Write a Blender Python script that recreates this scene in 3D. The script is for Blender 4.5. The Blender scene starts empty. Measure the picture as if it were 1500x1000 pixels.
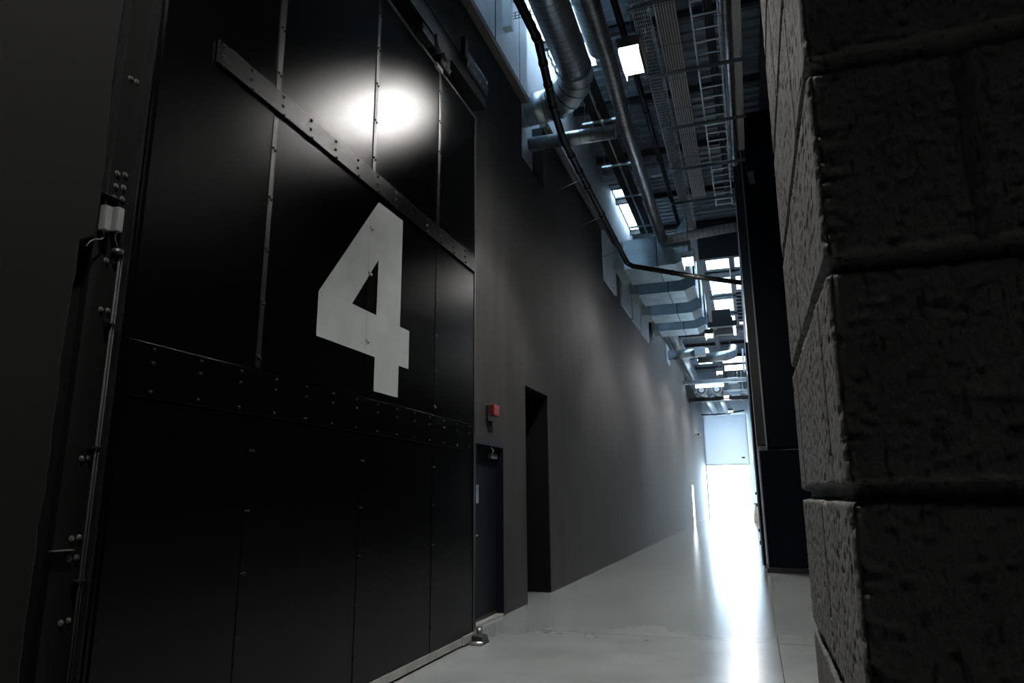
import bpy, bmesh, math, random
from mathutils import Vector, Matrix, noise
random.seed(4)
S = bpy.context.scene
COL = S.collection
PI = math.pi

# ------------------------------------------------------------------ camera
cd = bpy.data.cameras.new('camera')
cam = bpy.data.objects.new('camera', cd); COL.objects.link(cam)
cd.sensor_width = 36.0; cd.lens = 36.0*1010/1500
cd.clip_start = 0.02; cd.clip_end = 400
R = Matrix(((0.9458879267065375, 0.07972688381576606, 0.31454674391548704),
            (0.3243864227137281, -0.20742455762258108, -0.9229022167348321),
            (-0.008335398598637718, 0.974996757375174, -0.22206270339275336)))
cam.matrix_world = Matrix.Translation((0, 0, 1.45)) @ R.to_4x4()
S.camera = cam

# ------------------------------------------------------------------ world and exposure
W = bpy.data.worlds.new('sky'); S.world = W; W.use_nodes = True
bg = W.node_tree.nodes['Background']
bg.inputs[0].default_value = (0.62, 0.82, 1.0, 1); bg.inputs[1].default_value = 19.0
S.view_settings.view_transform = 'Standard'; S.view_settings.look = 'None'
S.view_settings.gamma = 1; S.view_settings.use_curve_mapping = False
S.view_settings.exposure = -0.2
BEAM = 900.0       # downward beam of each lamp's reflector
LAMP = 520.0       # radiance of the lamp diffusers

def portal(loc, rot, sx, sy):
    l = bpy.data.lights.new('daylight_portal', 'AREA'); l.shape = 'RECTANGLE'; l.size = sx; l.size_y = sy
    l.cycles.is_portal = True
    o = bpy.data.objects.new('daylight_portal', l); COL.objects.link(o); o.location = loc; o.rotation_euler = rot
portal((-1.65, 52.75, 1.85), (-PI/2, 0, 0), 3.2, 3.7)         # end opening, faces -Y
portal((-2.85, 10.0, 10.6), (0, 0, 0), .85, 6.4)
portal((-3.1, 21, 10.6), (0, 0, 0), .4, 4)                  # roof lights over the side void
portal((0.0, 31.8, 10.7), (0, 0, 0), 2.2, 13)                  # roof lights over the hall

# ------------------------------------------------------------------ materials
def mat(name, col, rough=.6, metal=0., spec=.5, bump=0, bscale=40, var=0, vscale=3, coat=0, vstretch=(1,1,1), bstretch=(1,1,1), roughvar=0, crough=.1, col2=None, detail=6):
    m = bpy.data.materials.new(name); m.use_nodes = True
    nt = m.node_tree; N = nt.nodes; L = nt.links; b = N['Principled BSDF']
    b.inputs['Base Color'].default_value = (*col, 1); b.inputs['Roughness'].default_value = rough
    b.inputs['Metallic'].default_value = metal; b.inputs['Specular IOR Level'].default_value = spec
    b.inputs['Coat Weight'].default_value = coat; b.inputs['Coat Roughness'].default_value = crough
    tc = N.new('ShaderNodeTexCoord')
    if var or roughvar or col2:
        mp = N.new('ShaderNodeMapping'); mp.inputs['Scale'].default_value = vstretch
        L.new(tc.outputs['Object'], mp.inputs[0])
        n = N.new('ShaderNodeTexNoise'); n.inputs['Scale'].default_value = vscale; n.inputs['Detail'].default_value = detail
        L.new(mp.outputs[0], n.inputs['Vector'])
        if var or col2:
            cr = N.new('ShaderNodeValToRGB'); cr.color_ramp.elements[0].position = .32; cr.color_ramp.elements[1].position = .68
            lo = col2 if col2 else tuple(c*(1-var) for c in col)
            hi = tuple(min(1, c*(1+var)) for c in col)
            cr.color_ramp.elements[0].color = (*lo, 1); cr.color_ramp.elements[1].color = (*hi, 1)
            L.new(n.outputs[0], cr.inputs[0]); L.new(cr.outputs[0], b.inputs['Base Color'])
        if roughvar:
            mr = N.new('ShaderNodeMapRange'); mr.inputs[1].default_value = .3; mr.inputs[2].default_value = .7
            mr.inputs[3].default_value = max(0, rough-roughvar); mr.inputs[4].default_value = min(1, rough+roughvar)
            L.new(n.outputs[0], mr.inputs[0]); L.new(mr.outputs[0], b.inputs['Roughness'])
    if bump:
        mp2 = N.new('ShaderNodeMapping'); mp2.inputs['Scale'].default_value = bstretch
        L.new(tc.outputs['Object'], mp2.inputs[0])
        n2 = N.new('ShaderNodeTexNoise'); n2.inputs['Scale'].default_value = bscale; n2.inputs['Detail'].default_value = 4
        L.new(mp2.outputs[0], n2.inputs['Vector'])
        bp = N.new('ShaderNodeBump'); bp.inputs['Strength'].default_value = bump; bp.inputs['Distance'].default_value = .01
        L.new(n2.outputs[0], bp.inputs['Height']); L.new(bp.outputs[0], b.inputs['Normal'])
    return m

def emis(name, col, k):
    m = bpy.data.materials.new(name); m.use_nodes = True; nt = m.node_tree
    nt.nodes.remove(nt.nodes['Principled BSDF']); e = nt.nodes.new('ShaderNodeEmission')
    e.inputs[0].default_value = (*col, 1); e.inputs[1].default_value = k
    nt.links.new(e.outputs[0], nt.nodes['Material Output'].inputs[0]); return m

def beck(m, rough, ior, tint=(1,1,1)):
    """swap the principled lobe for a clear paint film: diffuse under a Beckmann gloss"""
    nt = m.node_tree; N = nt.nodes; L = nt.links; b = N['Principled BSDF']
    d = N.new('ShaderNodeBsdfDiffuse'); g = N.new('ShaderNodeBsdfAnisotropic'); g.distribution = 'BECKMANN'
    g.inputs['Color'].default_value = (*tint, 1); g.inputs['Roughness'].default_value = rough
    d.inputs['Color'].default_value = b.inputs['Base Color'].default_value
    for l in list(b.inputs['Base Color'].links): L.new(l.from_socket, d.inputs['Color'])
    for l in list(b.inputs['Normal'].links):
        L.new(l.from_socket, d.inputs['Normal']); L.new(l.from_socket, g.inputs['Normal'])
    f = N.new('ShaderNodeFresnel'); f.inputs[0].default_value = ior
    mx = N.new('ShaderNodeMixShader'); L.new(f.outputs[0], mx.inputs[0]); L.new(d.outputs[0], mx.inputs[1]); L.new(g.outputs[0], mx.inputs[2])
    L.new(mx.outputs[0], N['Material Output'].inputs[0]); return m

M = {}
M['wall'] = mat('dark_grey_painted_concrete', (.037,.0362,.036), .52, var=.22, vscale=1.3, bump=.08, bscale=18, vstretch=(1,2.2,.35), bstretch=(1,1,.4))
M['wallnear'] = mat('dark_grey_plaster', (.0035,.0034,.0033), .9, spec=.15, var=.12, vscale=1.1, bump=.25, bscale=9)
M['navy'] = mat('dark_navy_panel', (.018,.024,.034), .5, var=.2, vscale=2)
M['black'] = mat('black_paint', (.006,.006,.007), .45)
M['door'] = mat('black_lacquered_steel', (.0015,.0015,.0016), .285, bump=.015, bscale=2)
M['strip'] = mat('worn_black_steel_strip', (.010,.010,.0105), .5, metal=.0, var=.35, vscale=9, bump=.1, bscale=60)
M['band'] = mat('scuffed_steel_band', (.007,.007,.0073), .5, metal=.0, var=.35, vscale=6, bump=.1, bscale=60)
M['rail'] = mat('brushed_steel_strip', (.30,.29,.27), .5, metal=.4, var=.2, vscale=5)
M['bolt'] = mat('zinc_bolt', (.45,.44,.42), .35, metal=1)
M['blackbolt'] = mat('black_bolt', (.012,.012,.012), .5, spec=.2)
M['darkbolt'] = mat('dull_steel_bolt', (.16,.16,.155), .45, metal=.8)
M['conduit'] = mat('dark_conduit', (.022,.022,.022), .7, spec=.2)
M['postblack'] = mat('black_post_paint', (.0025,.0025,.0025), .7, spec=.1)
M['number'] = mat('pale_grey_paint', (.28,.305,.293), .55, var=.08, vscale=4, bump=.03, bscale=30)
M['red'] = mat('red_plastic', (.16,.010,.009), .4)
M['doorblue'] = mat('black_blue_door_paint', (.004,.006,.010), .5, spec=.15, var=.2)
M['paper'] = mat('grey_notice_paper', (.14,.18,.22), .6, var=.25, vscale=14)
M['chrome'] = mat('satin_steel', (.6,.6,.6), .3, metal=1)
M['galv'] = mat('galvanised_steel', (.42,.47,.50), .36, metal=.9, var=.2, vscale=5, bump=.05, bscale=12)
M['galvdark'] = mat('dull_galvanised_spiral_duct', (.30,.31,.32), .38, metal=.85, var=.2, vscale=5)
M['duct'] = mat('galvanised_sheet', (.33,.43,.48), .42, metal=.7, var=.22, vscale=2.5, bump=.08, bscale=5)
M['seam'] = mat('dark_duct_seam', (.05,.06,.07), .5, metal=.5)
M['flex'] = mat('grey_green_flexible_collar', (.52,.58,.58), .6)
M['pale'] = mat('pale_blue_white_panel', (.62,.70,.76), .5, var=.06)
M['pale2'] = mat('pale_painted_wall', (.66,.71,.75), .65, var=.05)
M['trim'] = mat('brown_grey_timber_trim', (.12,.11,.10), .7)
M['deck'] = mat('grey_roof_sheet', (.22,.26,.30), .5, metal=.2, var=.15, vscale=2)
M['steel'] = mat('dark_roof_steel', (.03,.033,.037), .5)
M['strut'] = mat('galvanised_channel', (.24,.25,.26), .45, metal=.7)
M['pipe'] = mat('black_drain_pipe', (.003,.003,.0035), .5, spec=.2)
M['tray'] = mat('zinc_wire_tray', (.36,.40,.42), .4, metal=.8)
M['ribbed'] = mat('light_grey_ribbed_sheet', (.48,.46,.45), .5, metal=.2)
M['cable'] = mat('black_cable', (.012,.012,.012), .5)
M['case'] = mat('grey_plastic_case', (.11,.114,.11), .5)
M['housing'] = mat('lamp_housing_metal', (.25,.25,.25), .45, metal=.6)
M['glow'] = emis('lamp_diffuser_glow', (1.0, .97, .93), LAMP)
M['glowdim'] = emis('dim_lamp_diffuser_glow', (1.0, .97, .93), LAMP*.12)
M['tube'] = emis('tube_and_door_leaf_glow', (.82, .92, 1.0), 7)  # also makes the far door leaf glow in place of daylight
M['white'] = mat('white_paint', (.8,.82,.84), .5)
M['beige'] = mat('beige_cloth', (.42,.34,.27), .9, var=.3, vscale=9)
M['outside'] = mat('pale_yard_concrete', (.6,.6,.6), .8)
M['darkcol'] = mat('blue_black_steel_casing', (.004,.006,.010), .42, var=.25, vscale=1.5)

def mat_floor():
    m = mat('polished_concrete_floor', (.195,.212,.208), .30, spec=.5, var=.13, vscale=1.2, detail=9)
    nt = m.node_tree; N = nt.nodes; L = nt.links; b = N['Principled BSDF']
    tc = N.new('ShaderNodeTexCoord'); sx = N.new('ShaderNodeSeparateXYZ'); L.new(tc.outputs['Object'], sx.inputs[0])
    def line(sock, off, period, w):
        a = N.new('ShaderNodeMath'); a.operation = 'SUBTRACT'; a.inputs[1].default_value = off; L.new(sock, a.inputs[0])
        p = N.new('ShaderNodeMath'); p.operation = 'PINGPONG'; p.inputs[1].default_value = period/2; L.new(a.outputs[0], p.inputs[0])
        c = N.new('ShaderNodeMath'); c.operation = 'LESS_THAN'; c.inputs[1].default_value = w; L.new(p.outputs[0], c.inputs[0])
        return c.outputs[0]
    la = line(sx.outputs[1], 7.95, 10.0, .006); lb = line(sx.outputs[0], .11, 9.0, .004)
    mx = N.new('ShaderNodeMath'); mx.operation = 'MAXIMUM'; L.new(la, mx.inputs[0]); L.new(lb, mx.inputs[1])
    mix = N.new('ShaderNodeMixRGB'); src = b.inputs['Base Color'].links[0].from_socket
    L.new(src, mix.inputs[1]); mix.inputs[2].default_value = (.05,.05,.05,1); L.new(mx.outputs[0], mix.inputs[0])
    L.new(mix.outputs[0], b.inputs['Base Color'])
    return m
M['floor'] = beck(mat_floor(), .21, 1.45)
beck(M['wall'], .70, 1.14, (.5,.5,.5)); beck(M['door'], .30, 1.34); beck(M['band'], .36, 1.35); beck(M['strip'], .42, 1.5); beck(M['darkcol'], .4, 1.2, (.4,.4,.4))

def mat_block():
    m = mat('charcoal_painted_block', (.088,.085,.082), .8, spec=.2, var=.12, vscale=14, bump=.35, bscale=150, bstretch=(1,1,.55))
    nt = m.node_tree; N = nt.nodes; L = nt.links; b = N['Principled BSDF']
    tc = N.new('ShaderNodeTexCoord'); v = N.new('ShaderNodeTexNoise'); v.inputs['Scale'].default_value = 85; v.inputs['Detail'].default_value = 2
    mp = N.new('ShaderNodeMapping'); mp.inputs['Scale'].default_value = (1,1,.35); L.new(tc.outputs['Object'], mp.inputs[0]); L.new(mp.outputs[0], v.inputs['Vector'])
    cr = N.new('ShaderNodeValToRGB'); cr.color_ramp.elements[0].position = .60; cr.color_ramp.elements[1].position = .70
    cr.color_ramp.elements[0].color = (1,1,1,1); cr.color_ramp.elements[1].color = (.35,.35,.35,1)
    L.new(v.outputs[0], cr.inputs[0])
    mu = N.new('ShaderNodeMixRGB'); mu.blend_type = 'MULTIPLY'; mu.inputs[0].default_value = 1
    src = b.inputs['Base Color'].links[0].from_socket
    L.new(src, mu.inputs[1]); L.new(cr.outputs[0], mu.inputs[2]); L.new(mu.outputs[0], b.inputs['Base Color'])
    return m
M['block'] = mat_block()

def mat_shutter():
    m = mat('white_translucent_shutter', (.85,.88,.90), .5)
    nt = m.node_tree; N = nt.nodes; L = nt.links; b = N['Principled BSDF']
    t = N.new('ShaderNodeBsdfTranslucent'); t.inputs[0].default_value = (.85,.9,.95,1)
    mx = N.new('ShaderNodeMixShader'); mx.inputs[0].default_value = .19
    L.new(b.outputs[0], mx.inputs[1]); L.new(t.outputs[0], mx.inputs[2]); L.new(mx.outputs[0], N['Material Output'].inputs[0])
    return m
M['shutter'] = mat_shutter()
def mat_rooflight():
    m = bpy.data.materials.new('frosted_roof_light'); m.use_nodes = True; nt = m.node_tree; N = nt.nodes; L = nt.links
    b = N['Principled BSDF']; b.inputs['Base Color'].default_value = (.9,.95,1,1); b.inputs['Roughness'].default_value = .4
    t = N.new('ShaderNodeBsdfTranslucent'); t.inputs[0].default_value = (.92,.96,1,1)
    mx = N.new('ShaderNodeMixShader'); mx.inputs[0].default_value = .7
    L.new(b.outputs[0], mx.inputs[1]); L.new(t.outputs[0], mx.inputs[2]); L.new(mx.outputs[0], N['Material Output'].inputs[0])
    return m
M['rooflight'] = mat_rooflight()

# ------------------------------------------------------------------ helpers
class MB:
    def __init__(s): s.bm = bmesh.new()
    def box(s, x0, x1, y0, y1, z0, z1):
        v = [s.bm.verts.new((x, y, z)) for x in (x0, x1) for y in (y0, y1) for z in (z0, z1)]
        for q in ((0,1,3,2),(4,6,7,5),(0,4,5,1),(2,3,7,6),(0,2,6,4),(1,5,7,3)): s.bm.faces.new([v[i] for i in q])
        return s
    def obox(s, c, ax, ay, az, hx, hy, hz):      # oriented box
        c = Vector(c); ax = Vector(ax).normalized(); ay = Vector(ay).normalized(); az = Vector(az).normalized()
        v = [s.bm.verts.new(c+ax*hx*a+ay*hy*b+az*hz*d) for a in (-1,1) for b in (-1,1) for d in (-1,1)]
        for q in ((0,1,3,2),(4,6,7,5),(0,4,5,1),(2,3,7,6),(0,2,6,4),(1,5,7,3)): s.bm.faces.new([v[i] for i in q])
        return s
    def prism(s, pts, d):                       # pts 3d polygon, extruded by d
        d = Vector(d); a = [s.bm.verts.new(p) for p in pts]; b = [s.bm.verts.new(Vector(p)+d) for p in pts]
        n = len(pts); s.bm.faces.new(a); s.bm.faces.new(b[::-1])
        for i in range(n): s.bm.faces.new((a[i], b[i], b[(i+1)%n], a[(i+1)%n]))
        return s
    def frustum(s, a, b):                       # two quads of matching corners
        va = [s.bm.verts.new(p) for p in a]; vb = [s.bm.verts.new(p) for p in b]
        s.bm.faces.new(va); s.bm.faces.new(vb[::-1])
        for i in range(4): s.bm.faces.new((va[i], vb[i], vb[(i+1)%4], va[(i+1)%4]))
        return s
    def tube(s, path, r, seg=12, cap=True, radii=None):
        path = [Vector(p) for p in path]; rings = []
        n = len(path); up = None
        for i, p in enumerate(path):
            t = (path[min(i+1, n-1)]-path[max(i-1, 0)]).normalized()
            if up is None: up = Vector((0,0,1)) if abs(t.z) < .9 else Vector((1,0,0))
            u = (up - t*up.dot(t)).normalized(); w = t.cross(u); up = u
            rr = radii[i] if radii else r
            if 0 < i < n-1:
                c = (path[i]-path[i-1]).normalized().dot((path[i+1]-path[i]).normalized())
                k = 1/max(.5, math.sqrt(max(.01, (1+c)/2)))
            else: k = 1
            rings.append([s.bm.verts.new(p+(u*math.cos(a)+w*math.sin(a))*rr*(1 if k < 1.02 else (1+(k-1)*.5))) for a in [2*PI*j/seg for j in range(seg)]])
        for i in range(n-1):
            for j in range(seg):
                f = s.bm.faces.new((rings[i][j], rings[i][(j+1)%seg], rings[i+1][(j+1)%seg], rings[i+1][j])); f.smooth = True
        if cap: s.bm.faces.new(rings[0][::-1]); s.bm.faces.new(rings[-1])
        return s
    def ball(s, c, r, sz=(1,1,1)):
        bmesh.ops.create_icosphere(s.bm, subdivisions=2, radius=r, matrix=Matrix.Translation(c)@Matrix.Diagonal((*sz,1)))
        return s
    def build(s, name, m, parent=None, bevel=0, smooth=False):
        me = bpy.data.meshes.new(name); bmesh.ops.recalc_face_normals(s.bm, faces=s.bm.faces[:]); s.bm.to_mesh(me); s.bm.free()
        me.materials.append(m)
        if smooth:
            for p in me.polygons: p.use_smooth = True
        o = bpy.data.objects.new(name, me); COL.objects.link(o)
        if parent:
            o.parent = parent
            o.location = -parent.location if not parent.parent else -(parent.location+parent.parent.location)
        if bevel:
            b = o.modifiers.new('bevel', 'BEVEL'); b.width = bevel; b.segments = 2; b.limit_method = 'ANGLE'
        return o
def tag(o, label, cat, group=None):
    o['label'] = label; o['category'] = cat
    if group: o['group'] = group
    return o
def thing(name, loc, label, cat, group=None):
    o = bpy.data.objects.new(name, None); COL.objects.link(o); o.location = loc; o.empty_display_size = .1
    return tag(o, label, cat, group)
def struct(o): o['kind'] = 'structure'; return o
def dup(root, off, label=None):
    r = root.copy(); COL.objects.link(r); r.location = root.location+Vector(off)
    if label: r['label'] = label
    def rec(src, dst):
        for ch in list(src.children):
            c = ch.copy(); COL.objects.link(c); c.parent = dst; rec(ch, c)
    rec(root, r); return r
def B(*a): return MB().box(*a)
def bolt(mb, x, y, z, r=.009, h=.012, ax='X'):
    a = Vector((x, y, z)); d = {'X': Vector((1,0,0)), 'Y': Vector((0,-1,0)), 'Z': Vector((0,0,1))}[ax]
    mb.tube([a, a+d*h], r, 6); mb.tube([a, a+d*h*.3], r*1.7, 10)
_bm = {}
def bolts(parent, m, pts, r=.009, h=.012, name='bolt'):
    """every bolt an object of its own under its part; all share one mesh"""
    key = (m, r, h, name)
    if key not in _bm:
        mb = MB(); bolt(mb, 0, 0, 0, r, h); bmesh.ops.recalc_face_normals(mb.bm, faces=mb.bm.faces[:])
        me = bpy.data.meshes.new(name); mb.bm.to_mesh(me); mb.bm.free(); me.materials.append(M[m]); _bm[key] = me
    off = parent.location if not parent.parent else Vector((0, 0, 0))
    for p in pts:
        o = bpy.data.objects.new(name, _bm[key]); COL.objects.link(o); o.parent = parent; o.location = Vector(p)-off
def build2(name, parent, *pairs, bevel=0):
    """one mesh from several shapes, each with its own material slot"""
    me = bpy.data.meshes.new(name); out = bmesh.new()
    for i, (mb, m) in enumerate(pairs):
        for f in mb.bm.faces: f.material_index = i
        bmesh.ops.recalc_face_normals(mb.bm, faces=mb.bm.faces[:])
        t = bpy.data.meshes.new('t'); mb.bm.to_mesh(t); mb.bm.free(); out.from_mesh(t); bpy.data.meshes.remove(t)
    out.to_mesh(me); out.free()
    for mb, m in pairs: me.materials.append(M[m])
    o = bpy.data.objects.new(name, me); COL.objects.link(o)
    if parent:
        o.parent = parent
        o.location = -parent.location if not parent.parent else -(parent.location+parent.parent.location)
    if bevel:
        b = o.modifiers.new('bevel', 'BEVEL'); b.width = bevel; b.segments = 2; b.limit_method = 'ANGLE'
    return o
def rods(parent, pts, z1, m='strut', r=.006):
    for x, y, z in pts: MB().tube([(x, y, z), (x, y, z1)], r, 6).build('hanging_rod', M[m], parent)

XL = -3.15; XD = -2.9
# ------------------------------------------------------------------ setting: floor, walls, roof
struct(B(-5.5, 6, -4, 52.8, -.2, 0).build('floor', M['floor']))
struct(B(-30, 30, 52.8, 90, -.25, -.02).build('floor_yard', M['outside']))
w = MB()
w.box(-5.2, XL, 2.54, 7.77, 0, 7.9)            # behind the big door
w.box(-5.2, XL, 8.86, 9.83, 0, 7.9)
w.box(-5.2, XL, 7.77, 8.86, 2.19, 7.9)
w.box(-5.2, XL-.2, 7.77, 8.86, 0, 2.19)
w.box(-5.2, XL, 9.83, 11.07, 3.125, 6.9)       # over the recess
w.box(-5.2, -4.3, 9.83, 11.07, 0, 3.125)
w.box(-3.55, XL, 11.07, 38.9, 0, 8.1)
w.box(-3.55, XL, 38.9, 40.2, 2.1, 8.1)
w.box(-3.55, XL, 40.2, 52.6, 0, 8.1)
w.box(-4.3, -3.55, 11.07, 11.3, 0, 6.9)
struct(w.build('wall_left', M['wall']))
# near plastered pier on the left, its arris slightly broken
bm = MB(); pts = [(-3.6, -4), (XD, -4)]
prof = [(z*.05, (2.31 if z*.05 > 2.66 else 2.245) + .012*noise.noise(Vector((3, 0, z*.35))) + .02*noise.noise(Vector((7, 2, z*.06)))) for z in range(0, 166)]
va = [bm.bm.verts.new((XD, -4, z)) for z, y in prof]; vb = [bm.bm.verts.new((XD, y-.02, z)) for z, y in prof]
vc = [bm.bm.verts.new((XD-.02, y, z)) for z, y in prof]; vd = [bm.bm.verts.new((XD-.7, y, z)) for z, y in prof]
for i in range(len(prof)-1):
    for p, q in ((va, vb), (vb, vc), (vc, vd)): bm.bm.faces.new((p[i], q[i], q[i+1], p[i+1]))
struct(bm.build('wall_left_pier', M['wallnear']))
struct(B(-3.6, -3.0, 2.25, 2.54, 0, 8.1).build('wall_left_reveal', M['postblack']))
struct(B(-5.4, 6, -4.2, -4, 0, 10.6).build('wall_back', M['wallnear']))
struct(B(6, 6.2, -4, 53, 0, 10.6).build('wall_right_outer', M['wallnear']))
struct(B(-3.6, -3.35, 11.07, 52.6, 8.1, 10.6).build('wall_left_upper', M['pale2']))
struct(B(-3.6, -3.35, 9.83, 11.07, 6.9, 10.6).build('wall_left_gap', M['pale2']))
w = MB(); w.box(-4.29, XL+.004, 9.83, 9.836, 0, 3.12); w.box(-4.29, XL-.01, 11.062, 11.068, 0, 3.12); w.box(-4.29, XL-.01, 9.84, 11.06, 3.115, 3.123); w.box(-4.295, -4.285, 9.84, 11.06, 0, 3.115)
struct(w.build('trim_recess', M['postblack']))  # thin black sheets added inside the recess, darker than the wall
struct(B(-3.2, -3.09, 11.07, 52.6, 8.1, 8.27).build('trim_coping', M['trim']))
struct(B(-5.4, -5.0, -4, 53, 5.0, 10.6).build('wall_left_outer', M['wallnear']))
# far end wall with the tall opening
w = MB(); w.box(-5.0, XL, 52.6, 52.9, 0, 10.6); w.box(XL, -.08, 52.6, 52.9, 7.25, 10.6); w.box(-.08, 6, 52.6, 52.9, 0, 10.6)
struct(w.build('wall_end', M['pale2']))
# right hand wall beyond the column
struct(B(.13, .4, 15.9, 52.6, 0, 8.2).build('wall_right', M['pale2']))

def sheet(x0, x1, y0, y1, z=10.5, p=.30):
    mb = MB(); pr = []; y = y0; k = 0
    while y < y1:
        pr += [(y, z), (min(y+p*.42, y1), z), (min(y+p*.5, y1), z-.045), (min(y+p*.92, y1), z-.045)]; y += p
    pr.append((y1, z))
    a = [mb.bm.verts.new((x0, q[0], q[1])) for q in pr]; b = [mb.bm.verts.new((x1, q[0], q[1])) for q in pr]
    for i in range(len(pr)-1): mb.bm.faces.new((a[i], b[i], b[i+1], a[i+1]))
    return mb
c = MB()
def join(dst, src):
    me = bpy.data.meshes.new('t'); src.bm.to_mesh(me); src.bm.free(); dst.bm.from_mesh(me); bpy.data.meshes.remove(me)
SK = [(25.6, 28.0), (29.2, 31.7), (32.4, 34.9), (35.6, 38.0)]
for q in [(-5.3, 6, -4.1, 7), (-5.3, -3.3, 7, 13), (-2.45, 6, 7, 13), (-3.6, 6, 13, 19.2), (-3.6, -3.3, 19.2, 22.8), (-2.95, 6, 19.2, 22.8), (-3.6, 6, 22.8, 25.6), (-3.6, -1.08, 25.6, 38), (-.22, 0, 25.6, 38), (.86, 6, 25.6, 38),
          (-3.6, 6, 38, 43.5), (-3.6, -2.9, 43.5, 49), (-2.0, 6, 43.5, 49), (-2.9, -2.0, 46, 46.6), (-3.6, 6, 49, 53)]: join(c, sheet(*q))
ys = [25.6, 28.0, 29.2, 31.7, 32.4, 34.9, 35.6, 38.0]
for x0, x1 in ((-1.08, -.22), (0, .86)):
    for i in (1, 3, 5): join(c, sheet(x0, x1, ys[i], ys[i+1]))
struct(c.build('ceiling', M['deck']))
RL = [(x0, x1, y0, y1) for x0, x1 in ((-1.08, -.22), (0, .86)) for y0, y1 in SK] + [(-3.3, -2.45, 7, 13), (-3.3, -2.95, 19.2, 22.8), (-2.9, -2.0, 43.5, 46), (-2.9, -2.0, 46.6, 49)]
for n, (x0, x1, y0, y1) in enumerate(RL): struct(B(x0, x1, y0, y1, 10.52, 10.55).build('window_%d' % (n+1), M['rooflight']))
tag(B(-3.34, -1.6, 17.75, 17.9, 10.05, 10.27).build('pale_cross_beam', M['pale']), 'pale blue beam under the roof behind the black trunking pair', 'beam')

# ------------------------------------------------------------------ block pier on the right (real relief)
def pier():
    T = .2275; z_off = 1.454 - 6*T
    X0, Y0, YE, XE = .085, .742, 1.42, 3.2
    side = {4: [.86], 5: [1.04], 6: [1.30, .855], 7: [1.13], 8: [.92], 9: [1.2], 10: [1.05]}
    front = {4: [.50], 5: [.55], 6: [.45], 7: [.146, .55], 8: [.42], 9: [.146]}
    def nz(x, y, z): return noise.noise(Vector((x, y, z)))
    def depth(u, z):
        k = math.floor((z-z_off)/T)
        wob = .0035*nz(u*9, z*9, 1.5) + .002*nz(u*45, z*45, 7)
        # bed joint: hollow below each course line
        zj = (z-z_off) - round((z-z_off)/T)*T
        jw = .0082 + .003*nz(u*6, 2.2, z*1.5)
        dj = abs(zj + wob)/jw
        d = 0.
        if dj < 1.35: d = max(d, .016*min(1, (1.35-dj)/.6))
        js = front.get(k, [.4]) if u > 0 else [-(y-Y0) for y in side.get(k, [1.1])]
        for j in js:
            e = abs(u-j + wob)/(.0072 if u > 0 else .0048)
            if e < 1.3: d = max(d, .012*min(1, (1.3-e)/.6))
        # pits
        a = nz(u*85, z*120, 11); b2 = nz(u*45, z*75, 4)
        if a > .40: d += min(.004, (a-.40)*.06)
        if b2 > .50: d += min(.003, (b2-.50)*.05)
        d += .00025*nz(u*150, z*150, 3)
        # broken arris
        if -.02 < u < .055:
            ch = nz(1.7, z*24, 9)*.6 + nz(5.1, z*70, 2)*.5
            near = max(0, 1-min(1, dj/5))
            rr = .003 + max(0, ch-.08)*.035 + near*.012*max(0, nz(8, z*40, 5)+.3)
            reach = (.010 + max(0, ch-.08)*.13) if u > 0 else .006
            if abs(u) < reach: d += rr*(1-abs(u)/reach)**1.3 * (1 if u > 0 else .5)
        return d
    mb = MB(); bmv = mb.bm
    us = [-(YE-Y0)+i*.0045 for i in range(int((YE-Y0)/.0045))] + [i*.0033 for i in range(0, 120)] + [.396+i*.006 for i in range(0, 45)] + [.66, .8, 1.2, 2.0, XE-X0]
    zs = [0, .4, .8, 1.0] + [1.0+i*.0036 for i in range(1, 345)] + [2.24+i*.006 for i in range(0, 60)] + [2.62, 2.9, 3.4]
    grid = []
    for z in zs:
        row = []
        for u in us:
            fine = 1.0 < z < 2.62 and u < .67
            d = depth(u, z) if fine else .0
            lean = (z-1.45)*.013
            b = max(0, 1-abs(u)/.006)*.5
            if u <= 0: x = X0+d+b*.003; y = Y0-u + (d if u > -.004 else 0)*.5
            else: x = X0+u + (d if u < .004 else 0)*.5; y = Y0+d+b*.003
            row.append(bmv.verts.new((x+lean, y, z)))
        grid.append(row)
    for i in range(len(zs)-1):
        for j in range(len(us)-1):
            bmv.faces.new((grid[i][j], grid[i][j+1], grid[i+1][j+1], grid[i+1][j]))
    o = struct(mb.build('wall_right_pier', M['block'], smooth=True))
    struct(B(.16, 3.15, .80, 1.41, 0, 3.35).build('wall_right_pier_core', M['block']))
pier()

# ------------------------------------------------------------------ the big sliding door numbered 4
D = thing('sliding_door', (-2.96, 4.85, .015), 'huge black riveted sliding door painted with a pale number 4', 'door')
B(XD-.08, XD-.012, 2.54, 7.17, .10, 6.03).build('door_core', M['door'], D)
ribs = [3.525, 4.822, 6.134]
cols = [2.56]+ribs+[7.15]
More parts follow.
